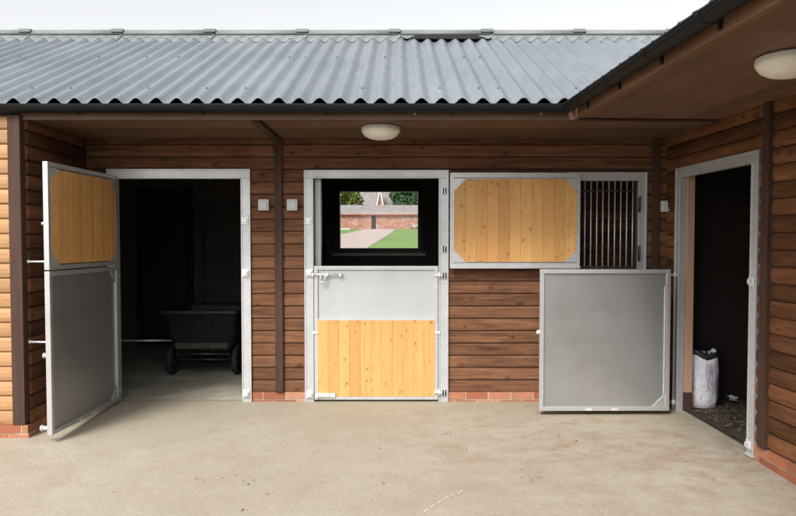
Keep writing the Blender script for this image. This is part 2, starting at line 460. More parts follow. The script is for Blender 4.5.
def corner_plate(par,x,z,dx,dz,y0,y1,size=.12,mat='galv'):
    m=MB(); tri=[(x,z),(x+dx*size,z),(x,z+dz*size)]
    m.ext(tri,lambda st,u,v:(u,st,v),y0,y1)
    return m.build('corner_plate',M[mat],par,bevel=.0015)
def slide_bolt(par,x0,x1,z,y,drop=True):
    s=-1 if y<0 else 1
    m=MB(); m.tube((x0,y+s*.014,z),(x1,y+s*.014,z),.008)
    for x in (x0+.05,x1-.02,(x0+x1)/2+.02): m.box(x-.011,x+.011,y,y+s*.028,z-.016,z+.016)
    if drop:
        c=(x0+x1)/2-.02
        m.path([(c-.02,y+s*.02,z),(c-.02,y+s*.03,z-.06),(c,y+s*.032,z-.082),(c+.022,y+s*.03,z-.06),(c+.022,y+s*.02,z-.005)],.007)
    return m.build('slide_bolt',M['bolt'],par)
def kick_latch(par,x0,x1,z,y):
    s=-1 if y<0 else 1
    m=MB(); m.box(x0,x1,y,y+s*.012,z-.02,z+.02); m.tube((x0+.01,y+s*.012,z),(x0+.01,y+s*.03,z),.018); m.box(x0-.01,x1-.05,y+s*.012,y+s*.02,z-.011,z+.014)
    return m.build('kick_latch',M['bolt'],par,bevel=.002)

# ================================================================== MAIN STABLE BLOCK
mainb=root('stable_block',(0,YB,0),'long brown timber stable block with grey corrugated roof across the back of the yard','stable')
BX=-2.975
BZ=.088      # top of brick plinth
SO=2.50      # soffit height
LD=(-2.745,-1.397); MD=(-.883,.475); GW=(1.60,2.345)
FT=2.205
op_main=[(LD[0]+.03,LD[1]-.03,-.1,FT-.03),(MD[0]+.03,MD[1]-.03,-.1,FT-.03),(GW[0]+.03,GW[1]-.03,1.0,2.165)]
m=MB(); loglap(m,main_fn,-2.94,2.60,BZ,2.6,op_main,flat=True,joints=False)
m.build('wall',M['wall_x'],mainb)
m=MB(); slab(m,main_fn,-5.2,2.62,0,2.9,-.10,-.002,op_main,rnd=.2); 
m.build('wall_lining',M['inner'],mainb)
for a_,b_ in ((BX,LD[0]),(LD[1],MD[0]),(MD[1],2.60)):
    m=MB(); bricks(m,main_fn,a_,b_,-.03,BZ)
    m.build('brick_plinth',[M['brick'],M['mortar']],mainb)

def batten(x0,x1,d=.05,z0=BZ,z1=SO,par=mainb,mat='post'):
    m=MB(); m.box(x0,x1,-d,-.001,z0,z1,.3); return m.build('batten',M[mat],par,bevel=.004)
batten(-1.165,-1.09,.045,.095); batten(2.40,2.465,.04)
m=MB(); m.box(-1.165,-1.10,-1.0,-.052,SO-.032,SO-.003,.3); m.build('soffit_batten_or_gap',M['post'],mainb,bevel=.003)
# left projecting bay
bayY=-1.05; BX=-2.975
def bay_front(s,d,z): return (s,bayY-d,z)
def bay_side(s,d,z): return (BX+d,s,z)
m=MB(); loglap(m,bay_front,-7.5,BX-.10,.055,2.52,depth=.02,joints=True); m.build('wall',M['wall_lite'],mainb)['label']='pale orange timber boards on the projecting front at far left'
m=MB(); slab(m,bay_front,-7.5,BX-.02,-.1,2.6,-.12,-.002,rnd=.3); slab(m,bay_side,bayY+.12,0,-.1,2.6,-.12,-.002,rnd=.3); m.build('wall_lining',M['inner'],mainb)
m=MB(); loglap(m,bay_side,bayY+.035,-.03,.055,2.52,joints=False); m.build('wall',M['wall_y'],mainb)
m=MB(); m.box(BX-.098,BX+.001,bayY-.035,bayY+.03,.06,2.52,.4); m.build('corner_post',M['post'],mainb,bevel=.004)
m=MB(); bricks(m,bay_front,-7.5,BX+.02,-.14,.06,front=.03); bricks(m,bay_side,bayY-.028,-.022,-.14,.06,front=.025)
m.build('brick_plinth',[M['brick'],M['mortar']],mainb)
# soffit boards (run along the block)
m=MB(); y=-1.02
while y<-.005:
    m.box(BX-.0,2.62,y+.001,min(y+.145,-.002)-.001,SO,SO+.02)
    y+=.145
m.build('soffit',M['soffit_x'],mainb,bevel=.002)
# fascia
m=MB(); m.box(-9,1.40,-1.045,-1.02,SO-.012,2.60,.4); m.build('fascia',M['fascia_x'],mainb,bevel=.003)
# gutter, half round
def gutter_profile(cx,r,z,th=.003,n=10):
    out=[(cx+r*cos(pi+pi*i/n),z+r*sin(pi+pi*i/n)) for i in range(n+1)]
    inn=[(cx+(r-th)*cos(pi+pi*i/n),z+(r-th)*sin(pi+pi*i/n)) for i in range(n,-1,-1)]
    return out+inn
GR=.056
m=MB(); m.ext(gutter_profile(-1.045-GR-.004,GR,2.588),lambda st,u,v:(st,u,v),-9,1.34,smooth=False)
m.box(-9,1.34,-1.045-2*GR-.008,-1.045-2*GR,2.583,2.593)
gut=m.build('gutter',M['black'],mainb)
x=-8.4
while x<1.2:
    m=MB(); m.ext(gutter_profile(-1.045-GR-.004,GR+.006,2.592,.006),lambda st,u,v:(st,u,v),x-.014,x+.014); m.box(x-.014,x+.014,-1.05,-1.044,2.53,2.60)
    m.build('gutter_bracket',M['black'],gut); x+=.98
for x in (-.16+.295,1.13):
    m=MB(); m.tube((x,-1.0455,2.537),(x,-1.056,2.537),.010,n=8); m.build('screw',M['bolt'],gut)
# corrugated roof
PX=.159; AM=.025; SL=math.tan(R(25))
EY=-1.125; EZ=2.625; RY=1.76
RZ=EZ+(RY-EY)*SL
def wave(x,ph=.025): return AM*cos(2*pi*(x-ph)/PX)
def corr(mb,x0,x1,fn,l0,l1,thick=.007,seg=12,rnds=True):
    """corrugated sheets, side-lapped every 6 waves; fn(x,l,h) maps; l0,l1 may be functions of x"""
    L0=l0 if callable(l0) else (lambda x:l0); L1=l1 if callable(l1) else (lambda x:l1)
    w=6*PX; x=x0
    while x<x1-1e-6:
        xe=min(x+w,x1); n=max(2,int(round((xe-x+.02)/PX*seg)))
        lift=.0
        vs=[];
        for i in range(n+1):
            t=i/n; X=x+(xe+.02-x)*t
            up=.002*(1 if t>.9 else 0)
            a,b=L0(X),L1(X)
            h=wave(X)+up
            vs+= [fn(X,a,h),fn(X,b,h),fn(X,b,h-thick),fn(X,a,h-thick)]
        fs=[]
        for i in range(n):
            for k in range(4): fs.append((i*4+k,i*4+(k+1)%4,(i+1)*4+(k+1)%4,(i+1)*4+k))
        fs+=[(0,1,2,3),(n*4,n*4+1,n*4+2,n*4+3)]
        mb.add(vs,fs,None,0,True)
        x=xe
m=MB()
corr(m,-9.5,5.4,lambda x,l,h:(x,EY+l,EZ+l*SL+h),0,RY-EY-.02)
# fixings in two rows on the crests
k=-58
while k*PX+.025<2.2:
    x=k*PX+.025
    for l in (.28,1.55):
        if random.random()<.27:
            z=EZ+l*SL+AM; m.lathe([(0,.008),(.004,.008),(.005,.004),(.009,.002),(.010,0)],(x,EY+l,z),8,mat=1)
    k+=1
roof=m.build('roof',[M['roof'],M['steeldark']],mainb)
mod=roof.modifiers.new('es','EDGE_SPLIT'); mod.split_angle=R(50)
m=MB(); corr(m,-9.5,8,lambda x,l,h:(x,RY+RY-EY-l,EZ+l*SL+h),0,RY-EY-.02); o=m.build('roof',M['roof'],mainb)
m=MB(); m.box(-9,1.38,EY+.09,EY+.12,2.585,2.62); m.build('eaves_filler',M['black'],mainb)
# ridge caps: 1.09 m lengths, scalloped apron over the corrugations, rolled top
def ridge(mb,x0,x1,apron=.26,cut=False,side=-1):
    n=int((x1-x0)/PX*12)+1; vs=[]
    for i in range(n+1):
        x=x0+(x1-x0)*i/n; w=wave(x)
        lap=.008 if i>=n-2 else 0
        a=(x,RY-apron,EZ+(RY-apron-EY)*SL+w+.010+lap); b=(x,RY-apron*.62,EZ+(RY-apron*.62-EY)*SL+w*.55+.022+lap)
        c=(x,RY-.075,RZ-.075*SL+.035+lap)
        vs+=[a,b,c]
    fs=[(i*3+k,i*3+k+1,(i+1)*3+k+1,(i+1)*3+k) for i in range(n) for k in range(2)]
    if cut: fs=[(i*3+1,i*3+2,(i+1)*3+2,(i+1)*3+1) for i in range(n)]
    rr=random.random(); mb.add(vs,fs,rr,0,True)
    vs=[]
    n2=10
    for x in (x0,x1):
        for i in range(n2+1):
            t=i/n2*pi; vs.append((x,RY-.08*cos(t),RZ+.025+.075*sin(t)-.075*SL*.6))
    fs=[(i,i+1,n2+2+i,n2+1+i) for i in range(n2)]; mb.add(vs,fs,rr,0,True)
    # rear apron
    mb.add([(x0,RY+.075,RZ+.0),(x1,RY+.075,RZ+.0),(x1,RY+apron,RZ-apron*SL+.035),(x0,RY+apron,RZ-apron*SL+.035)],[(0,1,2,3)],rr)
caps=[]
xj=(398-398)/82.9
j=-9
while True:
    x0=xj+j*1.095; x1=x0+1.095
    if x0>3.2: break
    m=MB(); cut=(j==0)
    ridge(m,x0,x1+.03,cut=cut)
    # joint collar
    m.box(x1-.11,x1+.03,RY-.088,RY-.02,RZ+.035,RZ+.070)
    o=m.build('ridge_cap',M['ridge'],mainb,recalc=True); o.modifiers.new('s','SOLIDIFY').thickness=.007
    if cut: o['label']='ridge cap with its apron cut short over a dark gap'
    j+=1
# dark gap under the short cap: shade of the void put in as a black strip
m=MB(); 
vs=[(.12,RY-.28,EZ+(RY-.28-EY)*SL+.028),(1.0,RY-.28,EZ+(RY-.28-EY)*SL+.028),(.93,RY-.10,RZ-.10*SL+.045),(.22,RY-.10,RZ-.10*SL+.045)]
m.add(vs,[(0,1,2,3)]); o=m.build('ridge_gap_strip',M['black'],mainb); o.modifiers.new('s','SOLIDIFY').thickness=.01

# rear wall, gable ends, partitions
WIN=(-.905,.345,1.37,2.31)   # hole for the back window
RW=3.6
def rear_fn(s,d,z): return (s,RW-d,z)
m=MB(); slab(m,rear_fn,-5.2,5.2,0,3.05,-.10,0,[WIN],rnd=.2)
m.build('rear_wall',M['innerwall'],mainb)
m=MB()
for k in range(24):
    a=.05+k*.13
    cut=WIN[2]-.03<a+.06<WIN[3]+.03
    for p,q in ([(-5.2,WIN[0]-.02),(WIN[1]+.02,2.6)] if cut else [(-5.2,2.6)]):
        m.ext([(0,a),(.006,a+.006),(.006,a+.120),(0,a+.126)],rear_fn,p,q)
m.build('inner_cladding',M['innerwall'],mainb)
def gable(mb,x0,x1,z0=-.05):
    prof=[(-1.0,z0),(RW+.1,z0),(RW+.1,EZ+(2*RY-EY-RW-.1-EY)*SL*0+RZ-(RW+.1-RY)*SL-.04),(RY,RZ-.04),(0,EZ+(-EY)*SL-.04),(-1.0,EZ+(-1.0-EY)*SL-.03)]
    mb.ext(prof,lambda st,u,v:(st,u,v),x0,x1,.3)
m=MB(); gable(m,-7.6,-7.45); m.build('gable_wall',M['wall_y'],mainb)
for x in (-1.17,1.55):
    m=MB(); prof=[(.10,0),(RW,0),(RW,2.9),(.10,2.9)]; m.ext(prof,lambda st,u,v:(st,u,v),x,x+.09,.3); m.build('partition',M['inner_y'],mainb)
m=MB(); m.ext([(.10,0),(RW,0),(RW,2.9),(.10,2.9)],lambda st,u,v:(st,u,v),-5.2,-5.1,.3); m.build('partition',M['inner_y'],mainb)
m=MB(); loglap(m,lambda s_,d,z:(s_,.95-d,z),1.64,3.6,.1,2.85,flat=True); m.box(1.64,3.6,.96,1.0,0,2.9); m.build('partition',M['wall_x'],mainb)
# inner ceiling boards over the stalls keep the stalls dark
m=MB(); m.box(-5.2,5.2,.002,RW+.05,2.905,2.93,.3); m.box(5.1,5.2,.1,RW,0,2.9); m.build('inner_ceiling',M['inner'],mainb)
# dark inner door of the left stall
m=MB(); m.box(-3.75,-3.10,RW-.075,RW-.020,0,2.27); o=m.build('inner_door',M['door_dark'],mainb,bevel=.003)
m=MB(); m.box(-3.10,-3.02,RW-.10,RW-.02,0,2.31,.8); m.box(-3.83,-3.75,RW-.10,RW-.02,0,2.31,.8); m.build('door_post',M['inner_y'],o,bevel=.003)
# light lining studs inside the middle door
m=MB(); m.box(MD[0]+.087,MD[0]+.145,.06,.16,0,2.15,.5); m.build('door_lining',M['sheet_pale'],mainb,bevel=.003)
# back window: frame, sill, pane
m=MB(); a,b,c,d=WIN; fw=.055
y0,y1=RW-.05,RW+.09
m.box(a-.03,a+fw-.005,y0,y1,c-.03,d+.03); m.box(b-fw+.005,b+.03,y0,y1,c-.03,d+.03); m.box(a+fw-.005,b-fw+.005,y0,y1,d-fw,d+.03); m.box(a+fw-.005,b-fw+.005,y0,y1,c-.03,c+fw)
wf=m.build('window',M['winframe'],mainb,bevel=.003)
m=MB(); m.box(a-.06,b+.06,y0-.07,y0-.001,c-.06,c-.015); m.build('sill',plain('grey_sill',(.5,.53,.5),.35),wf,bevel=.004)
m=MB(); m.box(a+fw-.006,b-fw+.006,RW+.045,RW+.049,c+fw-.006,d-fw+.006); m.build('pane',M['glass'],wf)

# --- door frames in the main wall
fl=frame_part(mainb,'door_frame',LD[0],LD[1],-.02,FT,(0,0,0),0,.085)
for z in (1.72,1.225,.08): keeper(fl,LD[1]-.045,z)
fm=frame_part(mainb,'door_frame',MD[0],MD[1],-.02,FT-.01,(0,0,0),0,.072,wr=.088,wl=.082)
for z in (1.72,1.225,.07): keeper(fm,MD[0]+.045,z)
for z in (2.00,1.455,1.205,.09): hinge(fm,MD[1]-.035,z)
fg=frame_part(mainb,'window_grille',GW[0],GW[1],1.02,2.175,(0,0,0),0,.075,sill=True,label='barred grille window partly covered by the open upper door leaf')
gx0=GW[0]+.075; gx1=GW[1]-.075
m=MB(); m.box(gx0,gx0+.02,-.0,.03,1.07,2.1); m.box(gx1-.02,gx1,-.0,.03,1.07,2.1); m.box(gx0+.02,gx1-.02,0,.03,2.0,2.012); m.box(gx0+.02,gx1-.02,0,.03,1.27,1.29); m.build('grille_rail',M['steeldark'],fg)
nb=10
for i in range(nb):
    x=gx0+.045+(gx1-gx0-.085)*i/(nb-1)
    m=MB(); m.tube((x,.015,1.07),(x,.015,2.11),.0065); m.build('bar',M['galv'],fg)
for z in (1.87,1.41):
    m=MB(); m.box(gx1-.008,gx1+.014,-.05,-.037,z-.07,z+.07); m.tube((gx1+.003,-.055,z-.03),(gx1+.003,-.055,z+.08),.009)
    m.build('hinge',M['steeldark'],fg,bevel=.002)

LW=MD[1]-MD[0]-.082-.088-.012; LH=1.275
# --- middle lower door (closed): seen from the yard
ml=leaf_frame(LW,LH).build('lower_door',M['galv'],mainb,(MD[0]+.088,-.012,.018),(0,0,0),.003)
ml['label']='closed lower door half with grey metal above pine planks'
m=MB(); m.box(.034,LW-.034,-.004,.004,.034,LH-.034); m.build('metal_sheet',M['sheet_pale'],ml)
m=MB(); planks(m,.030,LW-.030,.032,.76,-.0235,-.005,.1); m.build('plank_panel',M['pine'],ml)
m=MB(); m.box(0.03,LW-.03,-.0225,.02,.760,.772); m.build('rail',M['galv'],ml)
slide_bolt(ml,-.06,.27,1.195,-.021); kick_latch(ml,.02,.20,.045,-.0245)
for x in (.005,LW-.005):
    m=MB(); m.box(x-.022,x+.03 if x<.1 else x+.022,-.030,-.0215,.63,.655); m.build('clip',M['bolt'],ml,bevel=.002)
for z in (.072,1.187): pin_hinge(ml,LW+.012,LW-.035,z,-.03)
# --- middle upper door, folded flat open to the right
UW=1.215; UH=.875
mu=leaf_frame(UW,UH,.05,.038).build('upper_door',M['galv'],mainb,(.487,-.085,1.285),(0,0,R(.4)),.003)
mu['label']='upper door half with pine planks folded open against the wall'
m=MB(); planks(m,.036,UW-.036,.050,UH-.055,-.030,-.012,.1,.11); m.build('plank_panel',M['pine'],mu)
m=MB(); m.box(.036,UW-.036,-.011,.012,.036,UH-.036); m.build('metal_sheet',M['sheet_pale'],mu)
for (x,dx) in ((.035,1),(UW-.035,-1)):
    for (z,dz) in ((.045,1),(UH-.05,-1)): corner_plate(mu,x,z,dx,dz,-.0275,-.012,.125)
for za_,zb_,ya_ in ((UH-.012,UH+.006,-.034),(-.012,.010,-.040)):
    m=MB(); m.box(0,UW,ya_,-.0255,za_,zb_); m.build('edge_rail',M['galv'],mu,bevel=.002)

# --- left door, both halves open toward the yard; local x runs from hinge to free edge
def open_leaf(par,name,loc,rz,w,h,side,label,timber=False,plates='hinge',sheetmat='sheet'):
    """side = +1/-1: which local y face is the inside face we see"""
    l=leaf_frame(w,h,.042,.036).build(name,M['leafframe'],par,loc,(0,0,rz),.003); l['label']=label
    ya,yb=sorted((side*.0245,side*.006))
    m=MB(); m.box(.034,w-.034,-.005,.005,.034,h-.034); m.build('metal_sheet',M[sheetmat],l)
    if timber:
        m=MB(); planks(m,.040,w-.040,.045,h-.05,-.022,-.006,.1,.10)
        if side>0:
            m.v=[(x,-y,z) for x,y,z in m.v]
        m.build('plank_panel',M['pine'],l)
        for (x,dx) in ((.033,1),(w-.033,-1)):
            for (z,dz) in ((.035,1),(h-.04,-1)): corner_plate(l,x,z,dx,dz,ya if side<0 else yb-.004,yb if side<0 else yb+.0,.13) if False else corner_plate(l,x,z,dx,dz,*sorted((side*.0205,side*.0055)),size=.13)
    else:
        for (z,dz) in (((.033,1),) if plates=='bottom' else ((.033,1),(h-.033,-1))): corner_plate(l,.033,z,1,dz,*sorted((side*.0135,side*.0055)),size=.12,mat='leafframe')
        m=MB(); m.box(.044,.052,*sorted((side*.0055,side*.018)),.15,h-.15); m.build('edge_strip',M['bolt'],l,bevel=.002)
        for x in (w*.42,w*.62):
            m=MB(); m.box(x-.03,x+.03,*sorted((side*.0215,side*.027)),.004,.022); m.build('drain_plate',M['bolt'],l)
    return l
# rotate so local +x points to the yard (-y) with a slight lean to -x:   dir=(-.05,-1)
A=math.atan2(-1.0,-.045)
hx,hy=LD[0]+.088,-.055
ll=open_leaf(mainb,'lower_door',(hx,hy,.018),A,1.165,1.275,1,'open lower door half of plain galvanised sheet, seen edge on at left')
lu=open_leaf(mainb,'upper_door',(hx,hy,1.305),A,1.165,.835,1,'open upper door half with pine planks, seen edge on at left',timber=True)
for z in (.09,1.19): pin_hinge(ll,-.02,.03,z,.0)
for z in (.12,.72): pin_hinge(lu,-.02,.03,z,.0)
def knob(par,x,z,r=.016,L=.05):
    m=MB(); m.tube((x,-.02,z),(x,-.02-L,z),r); m.lathe([(0,-.004),(r*1.5,0),(r*1.5,.012),(0,.014)],(x,-.03-L,z),12,1); return m.build('bolt_knob',M['bolt'],par)
knob(ll,1.14,.05); knob(ll,1.14,.62,.014,.02); knob(lu,1.14,.36,.008,.015)
# stays from the bay wall to the open door
for z,par in ((.72,ll),(1.365,lu)):
    zz=z-(.018 if par is ll else 1.305)
    m=MB(); m.tube((.985,-.022,zz),(.985,-.255,zz),.008); m.lathe([(0,0),(.016,0),(.016,-.005),(0,-.006)],(.985,-.250,zz),12,1)
    m.build('door_stay',M['bolt'],par)

# ================================================================== RIGHT WING
PH=R(2.9)
wing=root('stable_wing',(2.547,YB,0),'brown timber stable wing with overhanging eave along the right side of the yard','stable',rz=PH)
def wf_(s,d,z): return (-d,s,z)
RD=(-1.545,-.245)    # door opening along local y
WL=-9.0
opw=[(RD[0]+.03,RD[1]-.03,-.3,FT-.03)]
m=MB(); loglap(m,wf_,WL,-.035,.055,2.6,opw,.022); m.build('wall',M['wall_y'],wing)
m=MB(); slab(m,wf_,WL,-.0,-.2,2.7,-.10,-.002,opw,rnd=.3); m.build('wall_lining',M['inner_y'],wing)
for a_,b_,c_ in ((WL,RD[0],-.38),(RD[1],-.03,-.12)):
    m=MB(); bricks(m,wf_,a_,b_,c_,.05,front=.028); m.build('brick_plinth',[M['brick'],M['mortar']],wing)
def wbatten(s0,s1,d=.05,z0=.055):
    m=MB(); m.box(-d,-.001,s0,s1,z0,2.5,.3); return m.build('batten',M['post'],wing,bevel=.004)
wbatten(-1.70,-1.62,.052)
# door frame: rotate local so that frame x runs along wing -y
wr=-pi/2
fr=frame_part(wing,'door_frame',-RD[1],-RD[0],-.045,FT-.02,(0,0,0),wr,.085,d0=-.025,d1=.03)
fr2=fr
keeper(fr,-RD[0]-.045,1.235); keeper(fr,-RD[0]-.045,.03)
for z in (1.22,.05): pin_hinge(fr,-RD[1]+.04,-RD[1]-.09,z,-.045)
# pine lining inside the far jamb
m=MB(); m.box(.028,.095,RD[1]-.115,RD[1]-.070,.16,2.15,.5); m.build('door_lining',M['lining'],wing,bevel=.003)
m=MB(); m.box(.027,.098,RD[1]-.118,RD[1]-.070,.0,.158,.5); m.build('lining_base',M['post'],wing,bevel=.003)
# wing soffit boards run along the wing
FX=-1.187
m=MB(); x=FX+.0
while x<-.01:
    m.box(x+.0012,min(x+.145,-.002)-.0012,WL,-.985,SO+.002,SO+.02)
    x+=.145
m.build('soffit',M['soffit_y'],wing,bevel=.002)
m=MB(); m.box(FX+.02,.0,-1.0,-.965,SO-.016,SO-.0025,.2); m.build('soffit_batten_or_gap',M['post'],wing,bevel=.002)  # dark strip put in for the shadow gap where the two soffits meet
m=MB(); m.box(FX-.024,FX,WL,-1.03,SO-.012,2.60,.4); m.build('fascia',M['fascia_y'],wing,bevel=.003)
m=MB(); m.box(FX+.001,FX+.03,WL,-1.06,SO-.010,SO+.0,.6); m.build('trim_strip',M['fascia_y'],wing,bevel=.003)
gx=FX-.024-GR-.004
m=MB(); m.ext(gutter_profile(gx,GR,2.588),lambda st,u,v:(u,st,v),WL,-1.10); m.box(gx-GR-.004,gx-GR+.003,WL,-1.10,2.583,2.593)
wg=m.build('gutter',M['black'],wing)
y=-1.35
while y>-8.8:
    m=MB(); m.ext(gutter_profile(gx,GR+.007,2.593,.007),lambda st,u,v:(u,st,v),y-.016,y+.016); m.box(FX-.032,FX-.0245,y-.016,y+.016,2.51,2.60)
    m.build('gutter_bracket',M['black'],wg); y-=.62 if y>-3 else .95
# wing roof, rising to the right, valley cut where it meets the main roof
WX=FX-.075
m=MB(); WRX=1.85
def wroof(X,l,h): return (WX+l,-X,EZ+l*SL+h)       # X runs along -y
def lstart(X): return max(0,(-X)-EY-.0) if -X>EY else 0
corr(m,-1.75,-WL,wroof,lambda X:min(max(0,-X-EY+0.02),WRX-WX-.03),WRX-WX)
m.build('roof',M['roof'],wing)
m=MB(); corr(m,-1.75,-WL,lambda X,l,h:(2*WRX-WX-l,-X,EZ+l*SL+h),0,WRX-WX); m.build('roof',M['roof'],wing)
m=MB(); zr=EZ+(WRX-WX)*SL
m.ext([(WRX-.25,zr-.25*SL+.03),(WRX-.08,zr+.0),(WRX,zr+.08),(WRX+.08,zr),(WRX+.25,zr-.25*SL+.03),(WRX,zr+.02)],lambda st,u,v:(u,st,v),WL,1.7); m.build('ridge_cap',M['ridge'],wing)
# outer shell
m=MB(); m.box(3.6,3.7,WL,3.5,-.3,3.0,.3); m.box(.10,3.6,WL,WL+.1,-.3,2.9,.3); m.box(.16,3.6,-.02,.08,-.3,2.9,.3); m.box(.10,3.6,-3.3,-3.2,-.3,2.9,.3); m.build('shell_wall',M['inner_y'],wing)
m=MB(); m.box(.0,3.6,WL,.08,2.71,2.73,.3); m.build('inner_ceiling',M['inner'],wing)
# gable of the wing toward the camera side
# wing inner floor
f=MB(); f.add([(.03,-3.2,-.02),(3.6,-3.2,-.02),(3.6,-.02,.004),(.03,-.02,.004)],[(0,1,2,3)])
fo=f.build('bedding_floor',M['muck'],recalc=False); fo.location=wing.location; fo.rotation_euler=wing.rotation_euler
tag(fo,'dark dirty bedding covered floor inside the right hand stable',kind='structure')

# --- right lower door, swung open in front of the grille wall
rl=open_leaf(wing,'lower_door',(-.160,-.44,.022),pi-R(2.9)+R(.5),1.155,1.258,1,'open lower door half of plain galvanised sheet standing in front of the back wall',plates='bottom')
knob(rl,1.165,.70,.014,-.03)

# ================================================================== fittings
def lamp(x,y,rz,label):
    r=root('ceiling_light',(x,y,SO),label,'light','round ceiling lights under the eaves',rz=rz)
    m=MB(); m.lathe([(0,0),(.158,0),(.166,-.006),(.166,-.018),(.150,-.022),(0,-.022)],(0,0,-.001),40); m.build('base_ring',M['boxgrey'],r)
    m=MB(); m.lathe([(.163,-.018),(.168,-.03),(.162,-.05),(.140,-.078),(.105,-.098),(.055,-.110),(0.001,-.114)],(0,0,0),40); m.build('lens',M['lens'],r)
    return r
lamp((381-398)/117.5,5.80,0,'round cream ceiling light on the soffit above the middle door')
lamp(2.055,3.60,PH,'round cream ceiling light on the right hand soffit, cut by the frame edge')
def sbox(x,z,label,grp='small grey switch boxes on the wall',rz=0,y=YB-.024):
    r=root('switch_box',(x,y,z),label,'switch box',grp)
    m=MB(); m.box(-.05,.05,-.040,0,-.053,.053); m.build('box',M['boxgrey'],r,bevel=.006)
    m=MB(); m.box(-.034,.034,-.048,-.041,-.036,.036); m.build('cover',M['boxgrey'],r,bevel=.004)
sbox((264-398)/106,1.53+36/106,'small square grey box on boards just right of the left doorway')
sbox((292.5-398)/106,1.53+36/106,'small square grey box on boards just left of the middle door')
sbox((666.5-398)/106-.01,1.53+34.5/106,'small square grey box in the dark corner left of the right doorway')

# ================================================================== things inside
# muck cart
cx,cy=(211-398)/84.5,8.05
ct=root('tub_cart',(cx,cy,.004),'black plastic tub cart on two wheels inside the left stable','cart')
m=MB()
def ring(hw,hd,z,y=0,r=.06,n=6):
    pts=[]
    for qx,qy,a0 in ((1,-1,-90),(1,1,0),(-1,1,90),(-1,-1,180)):
        for i in range(n+1):
            a=R(a0+90*i/n); pts.append((qx*(hw-r)+r*cos(a),qy*(hd-r)+r*sin(a)+y,z))
    return pts
def loft(mb,rings,cap0=True,cap1=False,mat=0,smooth=True):
    n=len(rings[0]); vs=[p for r in rings for p in r]
    fs=[(j*n+i,j*n+(i+1)%n,(j+1)*n+(i+1)%n,(j+1)*n+i) for j in range(len(rings)-1) for i in range(n)]
    mb.add(vs,fs,None,mat,smooth)
    k=len(mb.v)-len(vs)
    if cap0: mb.f.append(tuple(range(k,k+n))); mb.r.append(.5); mb.m.append(mat); mb.sm.append(False)
    if cap1: mb.f.append(tuple(range(k+(len(rings)-1)*n,k+len(rings)*n))); mb.r.append(.5); mb.m.append(mat); mb.sm.append(False)
loft(m,[ring(.31,.36,.27),ring(.34,.40,.33),ring(.40,.50,.70),ring(.445,.555,.715),ring(.45,.56,.735),ring(.445,.555,.755),ring(.43,.51,.755),ring(.41,.49,.70),ring(.33,.39,.34),ring(.30,.35,.29)],True,True)
m.build('tub',M['tub'],ct)
m=MB(); m.box(-.30,.30,-.44,-.30,.31,.38); m.build('front_panel',M['dust'],ct,bevel=.01)
m=MB(); m.path([(-.36,-.3,.17),(.36,-.3,.17)],.014); m.path([(-.28,-.3,.18),(-.28,-.25,.30)],.014); m.path([(.28,-.3,.18),(.28,-.25,.30)],.014)
m.path([(-.28,-.4,.25),(-.28,.42,.25),(-.25,.75,.62),(.25,.75,.62),(.28,.42,.25),(.28,-.4,.25),(-.28,-.4,.25)],.015)
for s in(-.25,.25): m.tube((s,.42,.25),(s,.42,0),.014)
m.build('frame',M['steeldark'],ct)
for s in (-1,1):
    m=MB(); x=s*.37
    m.lathe([(.10,-.028),(.145,-.032),(.163,-.018),(.165,0),(.163,.018),(.145,.032),(.10,.028),(.10,-.028)],(x,-.3,.165),28,0)
    w=m.build('wheel',M['rubber'],ct)
    m=MB(); m.lathe([(.001,-.03),(.03,-.034),(.04,-.012),(.102,-.01),(.102,.01),(.04,.012),(.03,.034),(.001,.03)],(x,-.3,.165),20,0); m.build('hub',M['steeldark'],w)
# pole handle behind the cart
br=root('broom',((203-398)/77.5,8.78,.004),'dark broom handle standing upright behind the black tub cart','broom')
m=MB(); m.tube((0,0,.06),(0.0,.02,1.65),.016); m.build('handle',M['winframe'],br)
m=MB(); m.box(-.16,.16,-.03,.03,.045,.075); m.build('head',M['winframe'],br)
m=MB(); m.box(-.155,.155,-.025,.025,0,.045); m.build('bristles',M['rubber'],br)
# pale metal bar
m=MB(); m.tube((-3.6,7.9,.364),((173-398)/86.1,7.9,.37),.012)
m.tube((-3.6,7.9,0),(-3.6,7.9,.38),.02); 
tag(m.build('metal_bar',M['bolt']),'thin pale metal bar running level inside the left doorway beside the cart','bar')
# bag
bg=root('feed_bag',(2.815,6.27,-.012),'white printed plastic bag standing open inside the right doorway','bag')
m=MB(); rings=[]; N=36
for z,rw,rd in ((0,.105,.085),(.015,.125,.10),(.10,.135,.115),(.22,.13,.11),(.36,.132,.112),(.46,.13,.11),(.50,.128,.105),(.515,.12,.098),(.50,.112,.09),(.44,.11,.09)):
    pr=[]
    for i in range(N):
        a=2*pi*i/N; w=1+.05*sin(3*a+z*9)+.035*sin(7*a+z*17)+.02*sin(11*a-z*25)
        zz=z+(.018*sin(2*a+1)+.012*sin(5*a) if z>.4 else 0)
        pr.append((1.15*rw*w*cos(a)*(1 if abs(cos(a))<.8 else .97),rd*w*sin(a),zz))
    rings.append(pr)
loft(m,rings,True,True); m.build('sack',M['bag'],bg)
m=MB(); loft(m,[[(p[0]*.86,p[1]*.86,p[2]-.0) for p in rings[9]],[(p[0]*.8,p[1]*.8,.50+.02*sin(i*1.7)) for i,p in enumerate(rings[9])]],True,True); m.build('contents',M['muck'],bg)
m=MB()
rr=[]
for k,(s,dz) in enumerate(((1.02,-.02),(1.10,.01),(1.04,.035),(.93,.03))):
    rr.append([(p[0]*s,p[1]*s,p[2]+dz) for p in rings[6]])
loft(m,rr,False,False); m.build('rolled_rim',M['tub'],bg)
